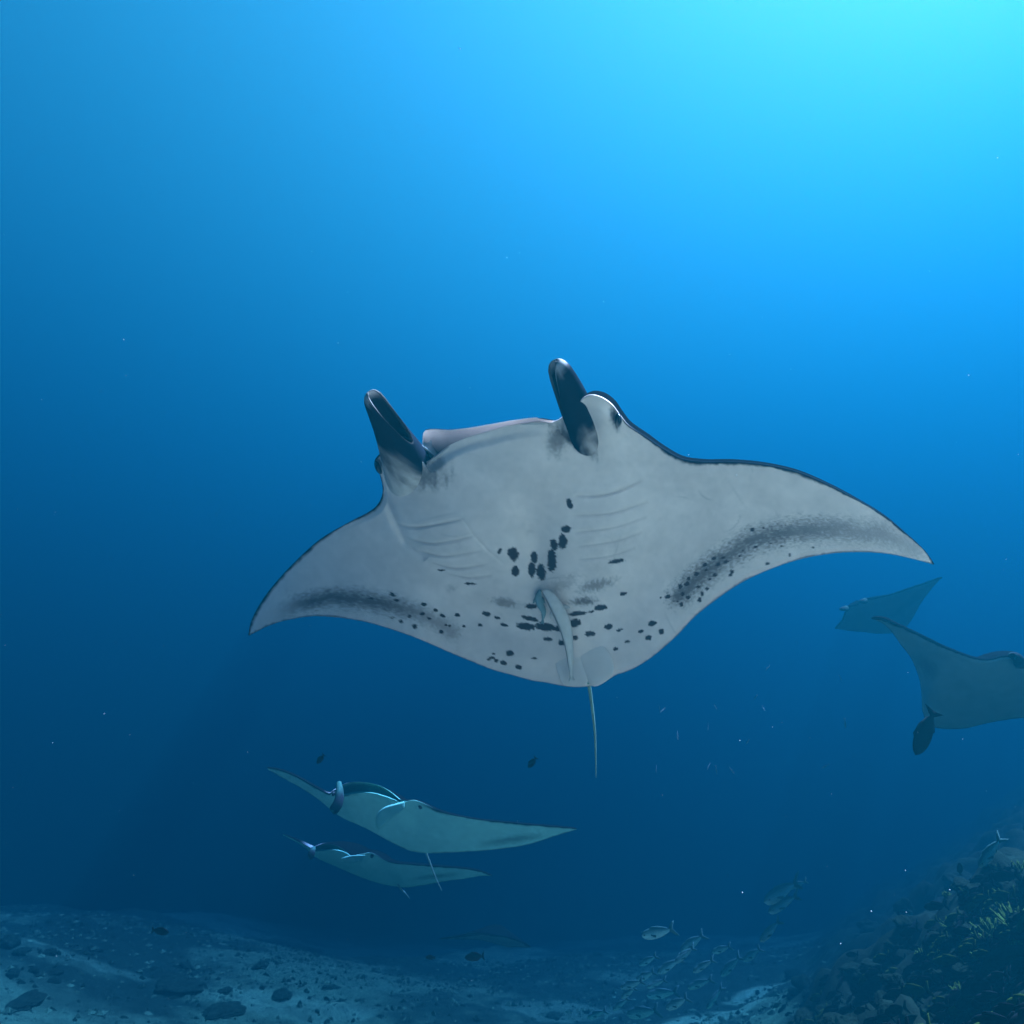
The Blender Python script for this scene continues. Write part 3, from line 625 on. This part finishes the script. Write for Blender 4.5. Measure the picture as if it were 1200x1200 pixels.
# ------------------------------------------------------------------ remoras on the large ray
def remora(path, rads, label, lift, tint_, dark_=(.05, .055, .05)):
    n, k = 34, 14; C = cr(path, n); R = cr(np.array(rads)[:, None], n)[:, 0]
    dep = np.array([surf_depth(G1, x, y) for x, y in C[:, :2]]); dep = np.convolve(np.pad(dep, 4, 'edge'), np.ones(9) / 9, 'valid') - lift
    c3 = P(C[:, 0], C[:, 1], dep); r3 = R * dep / FPX
    tan = norm(np.gradient(c3, axis=0)); tow = norm(CAM - c3); a = norm(np.cross(tan, tow)); b = norm(np.cross(a, tan))
    ph = np.linspace(0, 2 * math.pi, k, endpoint=False)
    v = c3[:, None] + r3[:, None, None] * (np.cos(ph)[None, :, None] * a[:, None] + .85 * np.sin(ph)[None, :, None] * b[:, None])
    t = np.array(tint_); d_ = np.array(dark_)
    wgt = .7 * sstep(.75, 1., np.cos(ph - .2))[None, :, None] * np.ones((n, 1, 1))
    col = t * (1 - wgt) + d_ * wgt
    root = empty('remora', c3[n // 2]); tag(root, label, 'fish', None)
    F = grid_faces(n, k, True).tolist(); F.append(list(range(k))[::-1]); F.append([(n - 1) * k + j for j in range(k)])
    mesh_obj('body', v.reshape(-1, 3), F, M_remora, root, c3[n // 2], col=col.reshape(-1, 3))
    s = dep / FPX
    def flap(i, pts, name, m):
        """small fin: points (along, side) in px from path point i"""
        o = c3[i]; tn, sd_ = tan[i], a[i]; q = np.array([o + (tn * u + sd_ * w_) * s[i] + b[i] * .5 * r3[i] * 0 for (u, w_) in pts]); th = .003
        V = np.concatenate([q - b[i] * th, q + b[i] * th]); m_ = len(pts)
        F = [list(range(m_))[::-1], list(range(m_, 2 * m_))] + [[j, (j + 1) % m_, m_ + (j + 1) % m_, m_ + j] for j in range(m_)]
        mesh_obj(name, V, F, m, root, c3[n // 2], col=np.tile(np.array(tint_) * .8, (2 * m_, 1)))
    e = max(R)
    flap(n - 1, [(-2, .9), (4, e * .45), (5.5, e * .4), (3.5, 0), (5.5, -e * .4), (4, -e * .45), (-2, -.9)], 'tail_fin', M_remora)
    flap(int(n * .27), [(-2, -e * .6), (4, -e * 1.5), (9, -e * 1.7), (6, -e * .8), (3, -e * .5)], 'pectoral_fin', M_remora)
    flap(int(n * .27), [(-2, e * .6), (4, e * 1.4), (8, e * 1.6), (6, e * .8), (3, e * .5)], 'pectoral_fin', M_remora)
remora([(637, 692), (645, 700), (653, 713), (660, 728), (665, 746), (667.5, 764), (668.5, 780), (669.5, 793)], [2.8, 6.5, 8.0, 8, 6.4, 4.4, 2.8, 1.5], 'pale remora clinging along the spotted belly of the large ray', .045, (.72, .64, .56))
remora([(633, 692), (631, 699), (633, 708), (637, 717), (636, 727)], [2, 4, 4.4, 3, 1], 'short greenish remora beside the longer pale remora', .02, (.22, .34, .34), (.15, .25, .25))

# ------------------------------------------------------------------ rocks, coral, rubble, plankton
M_rock = mat('algae_rock', (.006, .017, .007), .95, .1, vary=.7, vscale=5, bump=.9, bscale=22)
M_coralg = mat('green_coral', (.07, .125, .018), .9, .1, vary=.5, vscale=9, bump=.6, bscale=40)
M_rubble = mat('coral_rubble', rough=.95, spec=.1, attr=True, vary=.4, vscale=12)
def lump(seed, nu=64, nv=40, rough_=.46):
    th = np.linspace(0, math.pi, nv)[:, None]; ph = np.linspace(0, 2 * math.pi, nu, endpoint=False)[None]
    X, Y, Zz = np.sin(th) * np.cos(ph), np.sin(th) * np.sin(ph), np.cos(th) * np.ones_like(ph)
    r = 1 + rough_ * (fbm(X * 1.5 + seed * 3.7, Y * 1.5 + Zz * 1.3 + seed, 6) + .7 * fbm(Zz * 1.9 + seed * 1.3, X * 1.7 - Y + seed, 4))
    A = np.stack([X * r, Y * r, Zz * r], -1)
    return A.reshape(-1, 3), grid_faces(nv, nu, True, flip=True)
M_rock2 = mat('silty_rock', (.018, .048, .024), .95, .1, vary=.8, vscale=4, bump=1., bscale=18)
rock_me, rock_me2 = [], []
for q in range(6):
    v, f = lump(q + 2); rock_me.append(make_mesh('rock_mesh', v, f, M_rock)); rock_me2.append(make_mesh('silty_rock_mesh', v, f, M_rock2))
def rock(px, py, wpx, hpx, q, label, group=None, sink=.3):
    h_ = ray_ground(px, py + hpx * .4)
    if h_ is None: return
    d = (h_ - CAM) @ FWD; o = link(bpy.data.objects.new('rock', (rock_me if px > 850 else rock_me2)[q % 6])); o.location = (h_[0], h_[1], float(H(h_[0], h_[1])) - hpx * d / FPX * .02)
    o.scale = (wpx * d / FPX / 2, wpx * d / FPX / 2 * .8, hpx * d / FPX / 2); o.rotation_euler = (0, 0, q * 1.7)
    tag(o, label, 'rock', group)
rock(206, 1150, 60, 17, 0, 'broad flat-topped dark rock on the rubble slope'); rock(330, 1164, 30, 13, 1, 'round pale-edged coral head on the sand'); rock(262, 1182, 46, 11, 2, 'long low dark rock in front of the sand')
rock(8, 1098, 28, 24, 3, 'dark rock at the top of the pale sand bank'); rock(22, 1113, 18, 16, 4, 'small dark rock right below the bank rock'); rock(14, 1138, 16, 12, 5, 'small round stone lying on pale sand')
rock(30, 1170, 50, 10, 1, 'thin dark ledge across the near sand')
for i in range(18):
    x = rng.uniform(-10, 700); y = rng.uniform(1090, 1195)
    rock(x, y, rng.uniform(7, 24), rng.uniform(4, 9), i, 'low dark rock scattered over the rubble seabed', 'rocks scattered on the seabed')
for i in range(90):
    x = rng.uniform(930, 1230); y = 1165 - (x - 880) * .60 + 140 * rng.random() ** .8
    rock(x, min(y, 1230), rng.uniform(12, 44), rng.uniform(10, 26), i, 'dark algae-covered reef boulder under the fish school', 'boulders of the reef slope')
# branching coral bushes on the reef: fingers fanned out from one base
def coral_mesh(seed):
    rg = np.random.default_rng(seed); V, F = [], []
    for q in range(34):
        az, el = rg.uniform(0, 6.28), rg.uniform(.35, 1.5); ln = rg.uniform(.6, 1.)
        dr = np.array([math.cos(az) * math.cos(el), math.sin(az) * math.cos(el), math.sin(el)])
        pts = [dr * ln * t + np.array([0, 0, .12 * t * t]) + rg.normal(size=3) * .03 * t for t in np.linspace(0, 1, 5)]
        v, f = tube(pts, [.07, .065, .055, .045, .02], 5, 1, (1, .3, .2)); k = len(V); V += v.tolist(); F += [[j + k for j in ff] for ff in f]
    return make_mesh('coral_mesh', np.array(V), F, M_coralg)
cm = [coral_mesh(11), coral_mesh(12), coral_mesh(13)]
for i, (x, y, w_) in enumerate(((1108, 1050, 16), (1190, 1090, 54), (1160, 1100, 50), (1130, 1108, 44), (1185, 1060, 44), (1150, 1075, 40), (1100, 1120, 36), (1128, 1172, 30), (1195, 1030, 40), (1080, 1130, 30), (1140, 1055, 30), (1175, 1075, 46), (1195, 1120, 50), (1150, 1125, 40), (1115, 1090, 30), (1170, 1030, 26))):
    h_ = ray_ground(x, y)
    if h_ is None: continue
    d = (h_ - CAM) @ FWD; o = link(bpy.data.objects.new('branching_coral', cm[i % 3])); o.location = (h_[0], h_[1], float(H(h_[0], h_[1])) - .02); s_ = w_ * d / FPX * .6
    o.scale = (s_, s_, s_ * .8); o.rotation_euler = (0, 0, i * 2.1)
    tag(o, 'green branching coral bush on the reef slope among dark fish', 'coral', 'green corals on the reef slope')
# loose rubble: thousands of stones nobody could count
def scatter(name, n, xr, yr, size, cols, label, zoff=0.):
    base = np.array([(1, 0, 0), (-1, 0, 0), (0, 1, 0), (0, -1, 0), (0, 0, 1), (0, 0, -1)], float)
    fc = np.array([(0, 2, 4), (2, 1, 4), (1, 3, 4), (3, 0, 4), (2, 0, 5), (1, 2, 5), (3, 1, 5), (0, 3, 5)])
    x = rng.uniform(*xr, n); y = rng.uniform(*yr, n); keep = (np.abs(x) < .85 * y + 1) & (reef_q(x, y) < -1.1 + .3 * rng.normal(size=n)) & (fbm(x * .6, y * .8, 3) > -.25 + .3 * rng.normal(size=n)); x, y = x[keep], y[keep]; n = len(x)
    z = H(x, y); sz = size[0] + (size[1] - size[0]) * rng.random(n) ** 3
    sc3 = sz[:, None] * rng.uniform(.5, 1.6, (n, 3)) * np.array([1, 1, .6])
    ang = rng.uniform(0, 6.28, n); c, s_ = np.cos(ang), np.sin(ang)
    v = base[None] * sc3[:, None] * rng.uniform(.7, 1.3, (n, 6, 1)); vx = v[..., 0] * c[:, None] - v[..., 1] * s_[:, None]; vy = v[..., 0] * s_[:, None] + v[..., 1] * c[:, None]
    v = np.stack([vx + x[:, None], vy + y[:, None], v[..., 2] + z[:, None]], -1).reshape(-1, 3)
    f = (fc[None] + 6 * np.arange(n)[:, None, None]).reshape(-1, 3)
    cc = np.array(cols)[rng.integers(0, len(cols), n)] * rng.uniform(.6, 1.3, (n, 1))
    o = mesh_obj(name, v, f, M_rubble, col=np.repeat(cc, 6, 0), smooth=False); tag(o, label, kind='stuff')
scatter('rubble', 42000, (-14, 9), (5, 17), (.007, .060), [(.02, .055, .028), (.04, .10, .05), (.07, .17, .085), (.016, .04, .02), (.10, .24, .12)], 'loose coral rubble strewn over the seabed')
# drifting specks
n = 170; x = rng.uniform(0, 1200, n); y = rng.uniform(250, 1180, n); d = rng.uniform(.9, 3.2, n)
fixed = [(594, 302), (1169, 185), (539, 57), (145, 398), (1135, 440), (863, 557), (807, 533), (905, 852), (867, 868), (1062, 1069), (1113, 1043), (1061, 1020), (1021, 1068), (985, 1106), (870, 1046)]
for i, (a, b) in enumerate(fixed): x[i], y[i], d[i] = a, b, 1.3
p = P(x, y, d); sz = d / FPX * np.where(np.arange(n) < len(fixed), rng.uniform(.6, 1.0, n), rng.uniform(.2, .55, n) * rng.random(n) ** .5)
base = np.array([(1, 0, 0), (-1, 0, 0), (0, 1, 0), (0, -1, 0), (0, 0, 1), (0, 0, -1)], float); fc = np.array([(0, 2, 4), (2, 1, 4), (1, 3, 4), (3, 0, 4), (2, 0, 5), (1, 2, 5), (3, 1, 5), (0, 3, 5)])
pv_ = (p[:, None] + base[None] * sz[:, None, None]).reshape(-1, 3)
o = mesh_obj('plankton', pv_, (fc[None] + 6 * np.arange(n)[:, None, None]).reshape(-1, 3), M_speck); tag(o, 'white specks of plankton drifting through the water', kind='stuff')

# ------------------------------------------------------------------ water (haze box)
def haze():
    x0, x1, y0, y1, z0, z1 = -95, 95, -65, 125, float(GZ.min()) - 1.0, SURFACE_Z
    v = [(x, y, z) for x in (x0, x1) for y in (y0, y1) for z in (z0, z1)]
    f = [(0, 1, 3, 2), (4, 6, 7, 5), (0, 4, 5, 1), (2, 3, 7, 6), (0, 2, 6, 4), (1, 5, 7, 3)]
    m = bpy.data.materials.new('sea_water'); m.use_nodes = True; N = m.node_tree.nodes; N.clear()
    o = N.new('ShaderNodeOutputMaterial'); pv = N.new('ShaderNodeVolumePrincipled')
    dens = max(SIG_T); c = [s / dens for s in SIG_S]
    ab = [max(0., 1 - (t - s) / (dens * (1 - q))) ** 2 for s, t, q in zip(SIG_S, SIG_T, c)]
    pv.inputs['Density'].default_value = dens; pv.inputs['Color'].default_value = (*c, 1)
    pv.inputs['Absorption Color'].default_value = (*ab, 1); pv.inputs['Anisotropy'].default_value = ANISO
    m.node_tree.links.new(pv.outputs[0], o.inputs['Volume'])
    h = mesh_obj('haze', v, f, m, smooth=False)
    tag(h, 'clear blue sea water filling the whole scene', kind='stuff')
haze()
